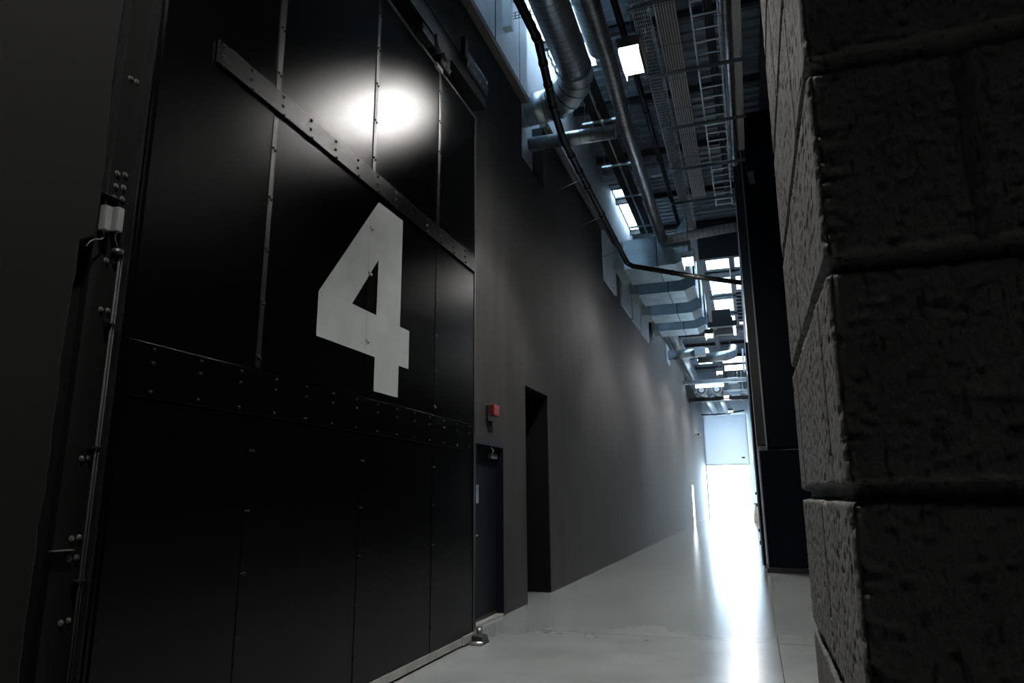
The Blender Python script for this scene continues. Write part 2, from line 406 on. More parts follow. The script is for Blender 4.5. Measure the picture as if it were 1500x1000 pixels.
# skin sheets between strips
for i in range(4):
    y0, y1 = cols[i]+.004, cols[i+1]-.004
    B(XD-.012, XD, y0, y1, 2.262, 6.02).build('upper_panel', M['door'], D)
    B(XD-.012, XD-.001, y0, y1, .09, 2.25).build('lower_panel', M['door'], D)
for y in ribs:
    st = B(XD+.0015, XD+.007, y-.026, y+.026, 4.225, 6.0).build('cover_strip', M['strip'], D)
    bolts(st, 'blackbolt', [p for k in range(5) for p in ((XD+.007, y-.012, 4.35+.36*k), (XD+.007, y+.014, 4.338+.36*k))], .007)
    st2 = B(XD+.0015, XD+.004, y-.022, y+.022, 2.27, 4.02).build('cover_strip', M['strip' if y < 4 else 'door'], D)  # unlit strips take the darker door material: shade put into the colour
    if y != ribs[1]: bolts(st2, 'blackbolt' if y < 4 else 'darkbolt', [p for k in range(5) for p in ((XD+.004, y-.011, 3.78-.36*k), (XD+.004, y+.013, 3.77-.36*k))], .007)
    st3 = B(XD+.0005, XD+.003, y-.022, y+.022, .10, 1.96).build('cover_strip', M['door'], D)  # lowest strips get the darker material too, in place of shade
    bolts(st3, 'blackbolt', [p for k in range(5) for p in ((XD+.003, y-.014, 1.75-.36*k), (XD+.003, y+.014, 1.75-.36*k))], .006)
bd = MB().prism([(XD+.008, 2.94, 4.06), (XD+.008, 7.14, 4.03), (XD+.008, 7.14, 4.22), (XD+.008, 2.94, 4.215)], (.012, 0, 0)).build('steel_band', M['band'], D, bevel=.002)
bolts(bd, 'blackbolt', [(XD+.020, y+(.02 if z < 4.1 else 0), z) for y in [2.98]+[3.24+.326*i for i in range(12)] for z in (4.06, 4.12, 4.19)], .0085)
sp = B(XD+.001, XD+.006, 2.56, 7.14, 1.97, 2.25).build('splice_plate', M['door'], D, bevel=.0015)
bolts(sp, 'blackbolt', [(XD+.006, 2.72+.33*i, z) for i in range(14) for z in (2.22, 2.15, 2.0)], .0065)
B(XD-.01, XD+.009, 2.56, 7.16, .018, .085).build('bottom_rail', M['rail'], D, bevel=.002)
B(XD-.06, XD+.006, 7.15, 7.19, .09, 6.05).build('edge_trim', M['strip'], D, bevel=.003)
B(XD-.06, XD+.016, 2.56, 7.19, 6.02, 6.055).build('edge_trim', M['strip'], D, bevel=.003)
# the number
num = [(4.924,3.982),(5.371,3.985),(5.371,2.966),(5.553,2.966),(5.553,2.609),(5.367,2.609),(5.365,2.322),(4.951,2.322),(4.951,2.607),(4.120,2.607),(4.120,2.942)]
hole = [(4.956,3.461),(4.951,2.967),(4.570,2.967)]
def number_mesh():
    bm = bmesh.new()
    def poly(pts):
        f = [bm.verts.new((XD+.0045, y, z)) for y, z in pts]; bm.faces.new(f)
    a, b_, c_, d_, e_, f_, g_, h_, i_, j_, k_ = num; p, q, r = hole
    poly([k_, j_, i_, q, r]); poly([k_, r, p, a]); poly([a, p, (4.956,3.461), b_][0:2]+[b_]) 
    poly([p, q, c_, b_]); poly([q, i_, f_, c_]); poly([c_, f_, e_, d_]); poly([i_, h_, g_, f_])
    r_ = bmesh.ops.extrude_face_region(bm, geom=bm.faces[:])
    for v in [v for v in r_['geom'] if isinstance(v, bmesh.types.BMVert)]: v.co.x += .0012
    return bm
nb = MB(); nb.bm.free(); nb.bm = number_mesh()
no = nb.build('number_four', M['number'], D); no['label'] = 'pale grey painted number 4'
bolts(no, 'number', [p for z in (3.70, 3.30, 2.72) for p in ((XD+.006, 4.822-.013, z), (XD+.006, 4.838, z-.01))], .009)
B(XD+.0057, XD+.0061, 4.797, 4.7985, 2.615, 3.79).build('sheet_joint', M['seam'], no)

# overhead rail, hanger
Rr = thing('door_track', (-3.0, 5.5, 6.4), 'black steel overhead track with bolted end bracket above the number 4 door', 'track')
m = B(-3.13, -2.87, 2.56, 7.44, 6.32, 6.60)
m.build('track_beam', M['black'], Rr, bevel=.004)
B(-2.872, -2.862, 2.6, 7.44, 6.32, 6.335).build('track_lip', M['strip'], Rr); B(-2.872, -2.862, 2.6, 7.3, 6.585, 6.6).build('track_lip', M['strip'], Rr)
eb = B(-2.868, -2.84, 6.75, 7.46, 6.50, 6.72).build('end_bracket', M['strip'], Rr, bevel=.01)
bolts(eb, 'bolt', [(-2.84, y, z) for y in (6.85, 7.0, 7.15, 7.28, 7.4) for z in (6.55, 6.67)], .012, .02)
MB().obox((-2.86, 6.72, 6.72), (1,0,0), (0,1,0), (0,0,1), .03, .05, .13).build('stop_block', M['black'], Rr, bevel=.008)
H = thing('door_hanger', (-2.86, 6.13, 6.08), 'black wheeled hanger bolted on top of the number 4 door', 'hanger')
MB().obox((-2.86, 6.13, 6.16), (1,0,0), (0,1,0), (0,0,1), .03, .12, .12).build('hanger_plate', M['black'], H, bevel=.006)
for y in (5.9, 6.06): MB().tube([(-2.9, y, 6.21), (-2.78, y, 6.21)], .10, 20).build('wheel', M['black'], H)
MB().obox((-2.84, 5.62, 6.12), (1,0,0), (0,1,0), (0,0,1), .05, .14, .05).build('motor', M['black'], H, bevel=.01)
bolts(H, 'bolt', [(-2.83, y, z) for y, z in ((6.08, 6.08), (6.22, 6.08), (6.22, 6.24))], .012, .02)
B(-2.88, -2.85, 5.95, 6.10, 5.98, 6.03).build('foot_plate', M['rail'], H)

# floor guide at the door's right foot
G = thing('floor_guide', (-2.84, 7.12, 0), 'small steel roller guide on the floor at the foot of the number 4 door', 'door guide')
MB().prism([(-2.86, 7.02, 0), (-2.72, 7.02, 0), (-2.75, 7.02, .075), (-2.86, 7.02, .085)], (0, .16, 0)).build('guide_block', M['black'], G, bevel=.004)
B(-2.888, -2.872, 6.83, 7.12, .02, .10).build('mounting_plate', M['rail'], G, bevel=.003)
MB().tube([(-2.83, 7.17, .08), (-2.83, 7.17, .14)], .035, 14).build('roller', M['chrome'], G)
MB().tube([(-2.86, 6.98, .02), (-2.72, 6.98, .02)], .018, 10).build('axle', M['chrome'], G)

# steel post between the pier and the big door
P = thing('door_post', (-2.96, 2.42, 0), 'black steel channel post left of the number 4 door', 'post')
B(-2.995, -2.955, 2.345, 2.535, 0, 8).build('channel_web', M['postblack'], P)
for y, dx in ((2.330, -.03), (2.372, -.035), (2.515, -.005), (2.536, -.02)): B(-2.955, -2.905+dx, y-.0015, y+.001, 0 if y > 2.4 else 2.70, 8).build('channel_lip', M['strip'], P)
bolts(P, 'darkbolt', [p for z in (.93, 1.20, 1.29, 1.65, 2.37, 3.64) for p in ((-2.955, 2.43, z), (-2.955, 2.468, z+.004))], .008)
bolts(P, 'darkbolt', [p for z in (2.62, 2.955, 3.02, 3.09) for p in ((-2.955, 2.425, z), (-2.955, 2.47, z+.012))], .009)
B(-2.955, -2.925, 2.33, 2.43, 1.238, 1.243).build('bracket', M['bolt'], P)
B(-2.955, -2.93, 2.33, 2.45, 2.945, 2.95).build('bracket', M['strip'], P)
Q = thing('conduit', (-2.93, 2.46, 0), 'thin dark cable conduit running down beside the number 4 door', 'conduit')
MB().tube([(-2.93, 2.478, 0), (-2.93, 2.478, 2.66)], .006, 10).build('tube', M['conduit'], Q)
MB().tube([(-2.93, 2.494, 0), (-2.93, 2.494, 2.66)], .004, 10).build('tube', M['conduit'], Q)
for z in (.5, 1.1, 1.7, 2.3): B(-2.95, -2.918, 2.45, 2.50, z, z+.008).build('clip', M['strip'], Q)
MB().tube([(-2.94, 2.47, 2.66), (-2.94, 2.47, 2.69)], .028, 12).build('collar', M['black'], Q)
def jbox(y0, y1, z0, z1, lab):
    J = thing('junction_box', (-2.93, (y0+y1)/2, z0), lab, 'junction box')
    B(-2.945, -2.912, y0, y1, z0, z1).build('case', M['case'], J, bevel=.003)
    B(-2.913, -2.905, y0+.001, y1-.001, z0+.002, z1-.002).build('lid', M['case'], J, bevel=.002)
    bolts(J, 'seam', [(-2.905, y, z) for y in (y0+.006, y1-.006) for z in (z0+.008, z1-.008)], .0015, .001, 'screw')
    g = MB().tube([(-2.928, (y0+y1)/2, z0), (-2.928, (y0+y1)/2, z0-.014)], .007, 10).build('gland', M['case'], J)
    return J
J1 = jbox(2.350, 2.388, 2.752, 2.882, 'left one of two small grey junction boxes on the black post')
J2 = jbox(2.417, 2.455, 2.770, 2.900, 'right one of two small grey junction boxes on the black post')
tag(MB().tube([(-2.928, 2.374, 2.74), (-2.926, 2.37, 2.715), (-2.92, 2.35, 2.70), (-2.91, 2.32, 2.69), (-2.90, 2.285, 2.665), (-2.895, 2.262, 2.63)], .0028, 6).build('signal_cable', M['case']), 'thin grey cable curving left from the left junction box', 'cable')
tag(MB().tube([(-2.928, 2.434, 2.757), (-2.928, 2.438, 2.735), (-2.93, 2.452, 2.715), (-2.935, 2.47, 2.69)], .0028, 6).build('signal_cable', M['case']), 'short grey cable dropping from the right junction box into the conduit', 'cable')

# ------------------------------------------------------------------ small personnel door, beacon
d = struct(MB().box(XL-.14, XL+.012, 7.77, 7.83, 0, 2.19).box(XL-.14, XL+.012, 8.80, 8.86, 0, 2.19).box(XL-.14, XL+.012, 7.83, 8.80, 2.11, 2.19).build('door_1', M['doorblue']))
lf = B(XL-.14, XL-.095, 7.83, 8.80, .03, 2.11).build('door_leaf', M['doorblue'], d)
B(XL-.095, XL-.09, 8.02, 8.17, 1.40, 1.62).build('notice', M['paper'], lf)
m = MB(); m.tube([(XL-.095, 7.90, 1.02), (XL-.045, 7.90, 1.02)], .011, 10); m.tube([(XL-.045, 7.895, 1.02), (XL-.045, 8.02, 1.02)], .010, 10)
m.tube([(XL-.095, 7.90, 1.02), (XL-.088, 7.90, 1.02)], .025, 16); m.build('handle', M['chrome'], lf, smooth=True)
B(XL-.095, XL-.04, 8.50, 8.72, 1.96, 2.03).build('door_closer', M['strut'], lf, bevel=.005)
MB().tube([(XL-.065, 8.6, 2.03), (XL-.06, 8.62, 2.07), (XL-.03, 8.45, 2.10)], .008, 8).build('closer_arm', M['chrome'], lf)
B(XL-.095, XL-.085, 7.84, 8.79, .03, .06).build('brush_strip', M['black'], lf)
struct(B(XL-.10, XL+.005, 7.83, 8.80, 0, .025).build('trim_threshold', M['rail']))
K = thing('alarm_beacon', (XL, 8.3, 2.42), 'red alarm beacon in a black box above the small dark door', 'alarm')
B(XL, XL+.035, 8.18, 8.40, 2.42, 2.62).build('back_box', M['black'], K, bevel=.004)
B(XL+.035, XL+.10, 8.22, 8.42, 2.49, 2.63).build('beacon_lens', M['red'], K, bevel=.008)
MB().tube([(XL+.03, 8.30, 2.42), (XL+.03, 8.30, 2.36)], .022, 12).build('cable_gland', M['black'], K)

# ------------------------------------------------------------------ pale plenum on top of the near wall
C1 = thing('plenum_box', (-3.2, 6, 7.9), 'pale blue-grey plenum casing running above the dark wall over the sliding door', 'plenum')
B(-3.145, -3.05, 3.0, 9.86, 7.98, 10.4).build('casing', M['pale'], C1)
B(-3.15, -3.035, 3.0, 9.88, 7.88, 7.98).build('lower_trim', M['trim'], C1)
for y in (8.3, 8.32, 9.45): B(-3.05, -3.046, y, y+.008, 7.98, 10.4).build('panel_joint', M['seam'], C1)
B(-3.05, -2.92, 8.62, 8.76, 8.42, 9.6).build('support_bracket', M['pale'], C1)

# ------------------------------------------------------------------ ducts
def spiral(name, path, r, matn, pitch=.14, label='', group=None, ridge=.004, seam=True, loc=None):
    loc = loc or path[0]
    t = thing(name, loc, label, 'duct', group)
    m0 = MB().tube(path, r, 28)
    m = MB()
    for a, b in zip(path[:-1], path[1:]):
        a = Vector(a); b = Vector(b); L = (b-a).length; dd = (b-a).normalized(); k = int(L/pitch)
        for i in range(k+1):
            p = a+dd*(i*pitch+.01)
            m.tube([p, p+dd*.008], r+ridge, 28, cap=False)
    build2('duct_wall', t, (m0, matn), (m, 'seam'))
    return t
def arc(c, r, a0, a1, n, z):
    return [(c[0]+r*math.cos(a0+(a1-a0)*i/n), c[1]+r*math.sin(a0+(a1-a0)*i/n), z) for i in range(n+1)]
# big spiral duct along the corridor, turning left through the gap
zb = 8.25
spiral('spiral_duct', [(-2.10, 4.0, zb+.05), (-2.20, 9.75, zb)], .27, 'galvdark', .13, 'wide ribbed spiral duct running overhead beside the pale plenum', loc=(-2.1, 4, zb))
E1 = thing('duct_elbow', (-2.4, 10.2, zb), 'shiny segmented duct elbow turning the widest duct toward the wall gap', 'duct')
pa = [(-2.20, 9.70, zb), (-2.22, 9.92, zb), (-2.32, 10.14, zb-.02), (-2.50, 10.32, zb-.08), (-2.72, 10.40, zb-.15)]
m0 = MB().tube(pa, .28, 28)
m = MB()
for i in range(1, 5):
    p = Vector(pa[i]); dd = (Vector(pa[min(i+1, 4)])-Vector(pa[i-1])).normalized(); m.tube([p-dd*.012, p+dd*.012], .292, 28, cap=False)
build2('elbow_body', E1, (m0, 'galv'), (m, 'seam'))
spiral('branch_duct', [(-2.72, 10.40, 8.10), (-3.36, 10.40, 8.06)], .27, 'galv', .16, 'large silver duct passing through the wall gap toward the bright wall')
spiral('branch_duct', [(-1.78, 10.9, 7.66), (-3.36, 10.9, 7.70)], .125, 'galv', .2, 'slim silver duct crossing below the large duct in the wall gap')
# slim long spiral duct
zs_ = 8.0
spiral('spiral_duct', [(-1.52, 5.0, zs_), (-1.58, 9.2, zs_), (-1.67, 11.2, zs_), (-1.74, 17.35, zs_)], .125, 'galvdark', .13, 'slim ribbed spiral duct running lengthwise just left of the nearest lamp')
spiral('cross_duct', [(-1.74, 17.38, 8.0), (.11, 17.2, 8.05)], .12, 'ribbed', .13, 'slim ribbed duct crossing to the right in front of the second lamp')

# parallel second big duct seen at the wide duct's right flank
spiral('spiral_duct', [(-1.80, 4.0, 8.85), (-1.86, 10.2, 8.85)], .2, 'galvdark', .13, 'darker spiral duct tucked behind the widest duct')

# rectangular ducts with flexible collars
DU = [(17.5, 18.95), (20.0, 21.3), (22.6, 23.7), (24.9, 25.9)]
PL = [(16.35, 17.9), (18.8, 20.4), (20.65, 22.2), (22.4, 24.2)]
ordn = ['nearest', 'second nearest', 'third nearest', 'farthest']
for i, (y0, y1) in enumerate(DU):
    t = thing('rectangular_duct', (-2.1, y0, 7.35), ordn[i]+' of the four boxy sheet metal ducts reaching out from the left wall', 'duct', 'boxy wall ducts')
    m0 = B(-2.80, -1.46, y0, y1, 7.36, 8.17)
    m = MB()
    for x in (-1.92,): m.box(x-.012, x+.012, y0-.012, y1+.012, 7.348, 8.182)
    build2('duct_body', t, (m0, 'duct'), (m, 'seam'))
    MB().frustum([(-1.46, y0, 7.36), (-1.46, y1, 7.36), (-1.46, y1, 8.17), (-1.46, y0, 8.17)], [(-1.16, y0+.02, 7.5), (-1.16, y1, 7.5), (-1.16, y1, 8.6), (-1.16, y0+.02, 8.6)]).build('tapered_hood', M['duct'], t)
    B(-1.165, -1.13, y0, y1+.04, 7.46, 8.64).build('hood_flange', M['galv'], t)
    m = MB()
    for k in range(7):
        x = -3.08+k*.04
        m.frustum([(x, y0+.09, 7.45), (x, y1-.09, 7.45), (x, y1-.09, 8.08), (x, y0+.09, 8.08)], [(x+.02, y0+.03, 7.39), (x+.02, y1-.03, 7.39), (x+.02, y1-.03, 8.14), (x+.02, y0+.03, 8.14)])
        m.frustum([(x+.02, y0+.03, 7.39), (x+.02, y1-.03, 7.39), (x+.02, y1-.03, 8.14), (x+.02, y0+.03, 8.14)], [(x+.04, y0+.09, 7.45), (x+.04, y1-.09, 7.45), (x+.04, y1-.09, 8.08), (x+.04, y0+.09, 8.08)])
    m.build('flexible_collar', M['flex'], t)
    a, b = PL[i]
    B(XL, -3.085, a, b, 6.78, 8.12).build('wall_plate', M['pale'], t, bevel=.004)

# black drain pipe along the wall then across
t = thing('drain_pipe', (-2.6, 9, 7.5), 'long black pipe running along the left wall then bending across the hall', 'pipe')
pp = [(-2.30, 5.0, 7.5), (-2.28, 7.9, 7.5), (-2.53, 9.55, 7.5), (-2.64, 10.6, 7.5), (-2.64, 12.5, 7.46), (-2.63, 17.0, 7.36), (-2.50, 17.12, 7.30), (-.90, 17.12, 6.82), (.12, 17.12, 6.56)]
MB().tube(pp, .062, 14).build('pipe_run', M['pipe'], t)
for p, q in ((0, 1), (1, 2), (3, 4), (4, 5), (6, 7)):
    a = Vector(pp[p]); b = Vector(pp[q]); dd = (b-a).normalized()
    for f in (.3, .62, .97):
        c_ = a.lerp(b, f); MB().tube([c_-dd*.03, c_+dd*.03], .072, 14).build('coupling', M['pipe'], t)
for y in (12.0, 13.9, 16.1):
    MB().tube([(-3.15, y, 7.25), (-2.6, y, 7.42)], .008, 6).build('wall_rod', M['tray'], t)
for x0, lab in ((-1.36, 'black pipe running lengthwise behind the nearest lamp'),):
    t = thing('service_pipe', (x0, 9, 8.6), lab, 'pipe')
    MB().tube([(x0-.05, 5, 8.6), (x0, 11, 8.6), (x0+.02, 18.2, 8.6)], .055, 12).build('pipe_run', M['pipe'], t)
    for y in (8.2, 10, 12, 14, 16): MB().tube([(x0, y-.03, 8.6), (x0, y+.03, 8.6)], .066, 12).build('coupling', M['pipe'], t)
# black tray pair
t = thing('cable_trunking', (-2.3, 12, 8.6), 'wide black trunking pair hung left of the slim spiral duct', 'trunking')
for x in (-2.34, -2.14): B(x-.07, x+.07, 10.5, 18.3, 8.6, 8.68).build('trunk', M['pipe'], t, bevel=.01)
B(-2.255, -2.235, 10.5, 18.3, 8.6, 8.62).build('edge_strip', M['galv'], t)
for y in (12.0, 13.9, 15.6, 17.6): B(-2.6, -1.9, y, y+.04, 8.55, 8.59).build('support_bar', M['tray'], t)
rods(t, [(x, y, 8.57) for y in (12.02, 13.92, 15.62, 17.62) for x in (-2.55, -1.95)], 10.5, 'tray')

# wire mesh tray
t = thing('wire_mesh_tray', (-1.05, 12, 8.6), 'zinc wire mesh cable tray left of the pale ribbed strip', 'cable tray')
m = MB()
for k in range(9):
    x = -1.17+k*.03; m.box(x, x+.005, 6, 18.2, 8.6, 8.605)
for x in (-1.18, -.92):
    for z in (8.64, 8.68): m.box(x, x+.006, 6, 18.2, z, z+.006)
y = 6.0
while y < 18.2:
    m.box(-1.18, -.92, y, y+.006, 8.595, 8.6); m.box(-1.18, -1.175, y, y+.006, 8.6, 8.68); m.box(-.92, -.915, y, y+.006, 8.6, 8.68); y += .10
m.build('wire_basket', M['tray'], t)
for k in range(4): x = -1.12+k*.045; MB().tube([(x, 6, 8.62), (x+.01, 12, 8.622), (x-.01, 18.2, 8.62)], .014, 6).build('cable', M['cable'], t)
# pale ribbed strip
t = thing('ribbed_trunking', (-.7, 12, 8.7), 'flat pale grey ribbed trunking strip between the mesh tray and the ladder', 'trunking')
m0 = B(-.86, -.54, 5, 16.4, 8.66, 8.72)
m = MB()
for k in range(8): x = -.85+k*.041; m.tube([(x+.012, 5, 8.655), (x+.012, 16.4, 8.655)], .0145, 8)
m1 = MB()
for y in range(6, 16): m1.box(-.87, -.53, y+.2, y+.206, 8.636, 8.64)
build2('ribbed_strip', t, (m0, 'seam'), (m, 'ribbed'), (m1, 'seam'))
# ladder tray
t = thing('cable_ladder', (-.13, 12, 8.6), 'galvanised cable ladder with rungs and black cables overhead', 'cable ladder')
for x in (-.325, .06): B(x-.012, x+.012, 6, 17.0, 8.58, 8.66).build('side_rail', M['tray'], t)
y = 6.2
while y < 17: 
    B(-.325, .06, y, y+.035, 8.59, 8.61).build('rung', M['tray'], t); y += .335
for k in range(3): MB().tube([(-.22+k*.07, 6, 8.64), (-.14+k*.05, 9, 8.64), (-.10+k*.05, 12, 8.64), (-.06+k*.03, 16.8, 8.64)], .022, 8).build('cable', M['cable'], t)
spiral('spiral_duct', [(.17, 5, 8.72), (.17, 15.0, 8.72)], .085, 'galvdark', .25, 'thin dark duct running right of the cable ladder')
tag(B(.27, .40, 5, 14.5, 8.75, 8.80).build('flat_trunking', M['ribbed']), 'flat grey trunking strip right of the thin dark duct', 'trunking')
def strut(y, x0, x1, z, lab, g='perforated struts under the services'):
    t = thing('support_strut', ((x0+x1)/2, y, z), lab, 'strut', g)
    m = MB(); m.box(x0, x1, y, y+.004, z-.05, z); m.box(x0, x1, y+.037, y+.041, z-.05, z); m.box(x0, x1, y, y+.041, z-.004, z)
    m1 = MB(); x = x0+.03
    while x < x1-.05: m1.box(x, x+.03, y-.001, y+.001, z-.033, z-.018); x += .06
    build2('channel', t, (m, 'strut'), (m1, 'seam'))
    rods(t, [(x0+.06, y+.02, z), (x1-.06, y+.02, z)], 10.48)
names = ['out of frame above', 'nearest visible', 'second', 'third', 'fourth', 'farthest']
for i, y in enumerate((8.95, 10.8, 12.66, 14.5, 16.3)):
    strut(y, -1.22 if i < 4 else -1.4, .43, 8.55, ['nearest of the slotted steel struts crossing under the ladder and ribbed strip','slotted strut crossing just right of the nearest lamp','third slotted strut from the camera crossing under the cable ladder','fourth slotted strut from the camera crossing under the cable ladder','farthest slotted strut, just before the ribbed cross duct'][i])
# perforated tray crossing near the plenum
t = thing('perforated_tray', (-2.8, 8.9, 8.9), 'short perforated cable tray crossing from the plenum bracket', 'cable tray')
for z in (8.75, 9.05):
    m = MB(); x = -3.0
    while x < -.9:
        m.box(x, x+.02, 8.9, 8.905, z, z+.10); x += .06
    m.box(-3.05, -.9, 8.9, 8.905, z-.01, z+.01); m.box(-3.05, -.9, 8.9, 8.905, z+.045, z+.06); m.box(-3.05, -.9, 8.9, 8.905, z+.10, z+.115)
    m.build('tray_side', M['strut'], t)

# roof steelwork: purlins
labs = []
for i, y in enumerate((6.5, 9.2, 11.8, 14.4, 17.0, 19.8, 22.5, 25.2, 28.3, 31.9, 35.1, 38.4, 42, 46, 50)):
    o = MB().box(-3.34, 5.9, y, y+.10, 10.28, 10.295).box(-3.34, 5.9, y+.045, y+.055, 10.295, 10.44).box(-3.34, 5.9, y, y+.10, 10.44, 10.455).build('roof_purlin', M['steel'])
    tag(o, 'dark steel purlin crossing below the grey roof sheets', 'beam', 'roof purlins')
for x in (-1.30, .93):
    o = MB().box(x-.11, x+.11, 3, 52.4, 9.95, 9.97).box(x-.01, x+.01, 3, 52.4, 9.97, 10.25).box(x-.11, x+.11, 3, 52.4, 10.25, 10.27).build('roof_beam', M['steel'])
    tag(o, {-1.30: 'long dark roof beam running above the row of lamps', .93: 'long dark roof beam at the right edge of the roof lights'}[x], 'beam')
o = B(-.19, -.03, 25.4, 38.2, 10.42, 10.47).build('glazing_bar', M['steel']); tag(o, 'dark bar dividing the two columns of bright roof lights', 'glazing bar')
# dark header hiding roof on the right before roof lights
tag(B(-1.1, 1.2, 22.2, 22.4, 9.0, 10.25).build('deep_beam', M['steel']), 'deep black cross beam just before the bright roof lights', 'beam')

# ------------------------------------------------------------------ lamps
def make_lamp(loc, label, glow='glow'):
    x, y, z = loc
    t = thing('high_bay_lamp', loc, label, 'lamp', 'row of high bay lamps')
    B(x-.16, x+.16, y-.31, y+.31, z+.05, z+.12).build('housing', M['housing'], t, bevel=.01)
    m = MB()
    m.box(x-.14, x+.14, y-.25, y+.25, z+.12, z+.13)
    for k in range(9): m.box(x-.14, x+.14, y-.2+k*.05, y-.19+k*.05, z+.12, z+.17)
    m.build('heat_sink', M['housing'], t)
    B(x-.12, x+.12, y-.30, y+.30, z+.012, z+.05).build('diffuser', M[glow], t)
    MB().box(x-.135, x-.121, y-.32, y+.32, z-.12, z+.06).box(x+.121, x+.135, y-.32, y+.32, z-.12, z+.06).box(x-.121, x+.121, y-.32, y-.301, z-.03, z+.06).box(x-.121, x+.121, y+.301, y+.32, z-.03, z+.06).build('rim', M['housing'], t)
    for s in (-1, 1): MB().tube([(x, y+s*.2, z+.12), (x, y, z+.55)], .004, 6).build('suspension_wire', M['strut'], t)
    MB().tube([(x, y, z+.54), (x, y, 10.45)], .005, 6).build('suspension_wire', M['strut'], t)
    if glow == 'glow':
        l = bpy.data.lights.new('lamp_beam', 'SPOT'); l.energy = BEAM; l.spot_size = math.radians(98); l.spot_blend = .35; l.shadow_soft_size = .12; l.color = (1, .98, .95)
        lo = bpy.data.objects.new('lamp_beam', l); COL.objects.link(lo); lo.parent = t; lo.location = (0, 0, -.17)
    return t
la = make_lamp((-1.045, 8.0, 7.0), 'nearest glowing lamp hanging over the hall, beside the slim duct')
for y, lab in ((16.3, 'second lamp of the row, in front of the boxy ducts'), (24.6, 'third lamp of the row, by the roof lights'), (32.4, 'fourth lamp of the row, left of the long bright tubes'),
               (40.6, 'fifth lamp of the row, just above the black cross beam'), (48.0, 'farthest lamp, over the white shutter'), (1.05, 'unseen lamp added overhead to light the side of the block pier')):  # the overhead one is added out of view to light the pier's side
    dup(la, (0, y-8.0, 0), lab)
make_lamp((2.31, 8.0, 6.81), 'dim lamp over the side bay seen only as a faint glow in the black door', 'glowdim')

# ------------------------------------------------------------------ column, cabinet on the right
t = thing('steel_cabinet', (.55, 15.3, 0), 'tall dark blue steel cabinet standing on a plinth beside the block pier', 'cabinet')
B(.165, 1.5, 15.05, 15.8, .09, 2.36).build('cabinet_body', M['darkcol'], t, bevel=.012)
B(.12, 1.55, 14.95, 15.85, 0, .09).build('plinth', M['black'], t, bevel=.006)
B(.15, .168, 15.03, 15.06, .09, 2.36).build('edge_trim', M['strut'], t)
t = thing('steel_column_casing', (.7, 15.4, 2.4), 'tall dark casing rising above the steel cabinet to the roof', 'casing')
B(.33, 1.6, 15.02, 15.8, 2.42, 9.9).build('casing_body', M['darkcol'], t, bevel=.008)
B(.14, .33, 15.2, 15.8, 2.50, 9.9).build('return_panel', M['black'], t)
B(.30, .33, 15.0, 15.03, 2.36, 9.9).build('corner_angle', M['strut'], t)
t = thing('sliding_gate', (.1, 17, 0), 'dark narrow gate edge with small latches along the right wall', 'gate')
B(.08, .13, 15.9, 24, .05, 4.8).build('gate_leaf', M['darkcol'], t)
B(.05, .08, 15.9, 15.95, .05, 2.3).build('edge_rail', M['strut'], t)
for y, z in ((18, .62), (19.5, 1.2), (22, 1.5), (17, .4)): B(.03, .08, y, y+.08, z, z+.08).build('latch', M['pipe'], t)
# dark clutter bracket up right
t = thing('wall_bracket_unit', (.3, 13, 8), 'small control unit with pipework high beside the casing', 'control unit')
B(.36, .50, 13.2, 13.4, 7.6, 7.95).build('case', M['doorblue'], t, bevel=.01)
for x in (.40, .44, .47): MB().tube([(x, 13.18, 7.6), (x, 13.16, 7.45), (x+.02, 13.2, 7.35)], .012, 6).build('cable', M['strut'], t)

# ------------------------------------------------------------------ far services
t = thing('wall_duct', (-2.85, 27, 7.9), 'long round silver duct hugging the far left wall top', 'duct')
m0 = MB().tube([(-2.86, 26.2, 8.45), (-2.86, 51, 8.45)], .26, 24)
m = MB()
for y in range(27, 51, 2): m.tube([(-2.86, y, 8.45), (-2.86, y+.04, 8.45)], .275, 24, cap=False)
build2('duct_wall', t, (m0, 'galv'), (m, 'seam'))
t = thing('stub_duct', (-3, 30.4, 7.6), 'short round duct with a square wall flange below the long wall duct', 'duct')
MB().tube([(-3.1, 30.4, 7.55), (-1.95, 30.4, 7.55)], .21, 20).build('duct_wall', M['galv'], t)
B(-3.15, -3.09, 29.9, 30.9, 7.15, 7.95).build('wall_flange', M['pale'], t)
B(-1.95, -1.5, 30.1, 30.6, 7.4, 7.76).build('end_box', M['pale'], t, bevel=.02)
t = thing('hoist_gantry', (-1.5, 26.5, 7.8), 'black hoist frame with two white end lights spanning the hall', 'gantry')
for y in (26.6, 28.0): B(-2.4, -.1, y, y+.15, 7.75, 7.95).build('cross_beam', M['steel'], t)
for x in (-2.3, -1.35, -.35): B(x, x+.1, 26.6, 28.15, 7.95, 8.1).build('side_beam', M['steel'], t)
for x in (-1.2, -.25): B(x, x+.09, 26.7, 28.0, 7.68, 7.75).build('end_light', M['tube'], t)
MB().box(-1.0, -.3, 26.9, 27.8, 7.95, 8.5).build('hoist_body', M['steel'], t, bevel=.03)
B(-2.3, -1.5, 28.2, 28.6, 8.1, 8.4).build('motor_box', M['duct'], t)
rods(t, [(x, y, 7.9) for x in (-2.2, -.2) for y in (26.7, 28.1)], 10.5)
t = thing('louvre', (.3, 27.4, 8.1), 'dark louvred panel of grey slats right of the third lamp', 'louvre')
B(-.05, .75, 27.5, 27.6, 8.1, 9.4).build('back_panel', M['steel'], t)
for k in range(9): B(-.05, .13, 27.42, 27.5, 8.15+k*.14, 8.19+k*.14).build('slat', M['strut'], t)
t = spiral('spiral_duct', [(-2.0, 33.0, 7.8), (-.7, 33.0, 7.85), (-.45, 33.4, 8.0), (-.4, 34.6, 8.5)], .22, 'galv', .12, 'short ribbed silver duct with an upturned end across the far hall')
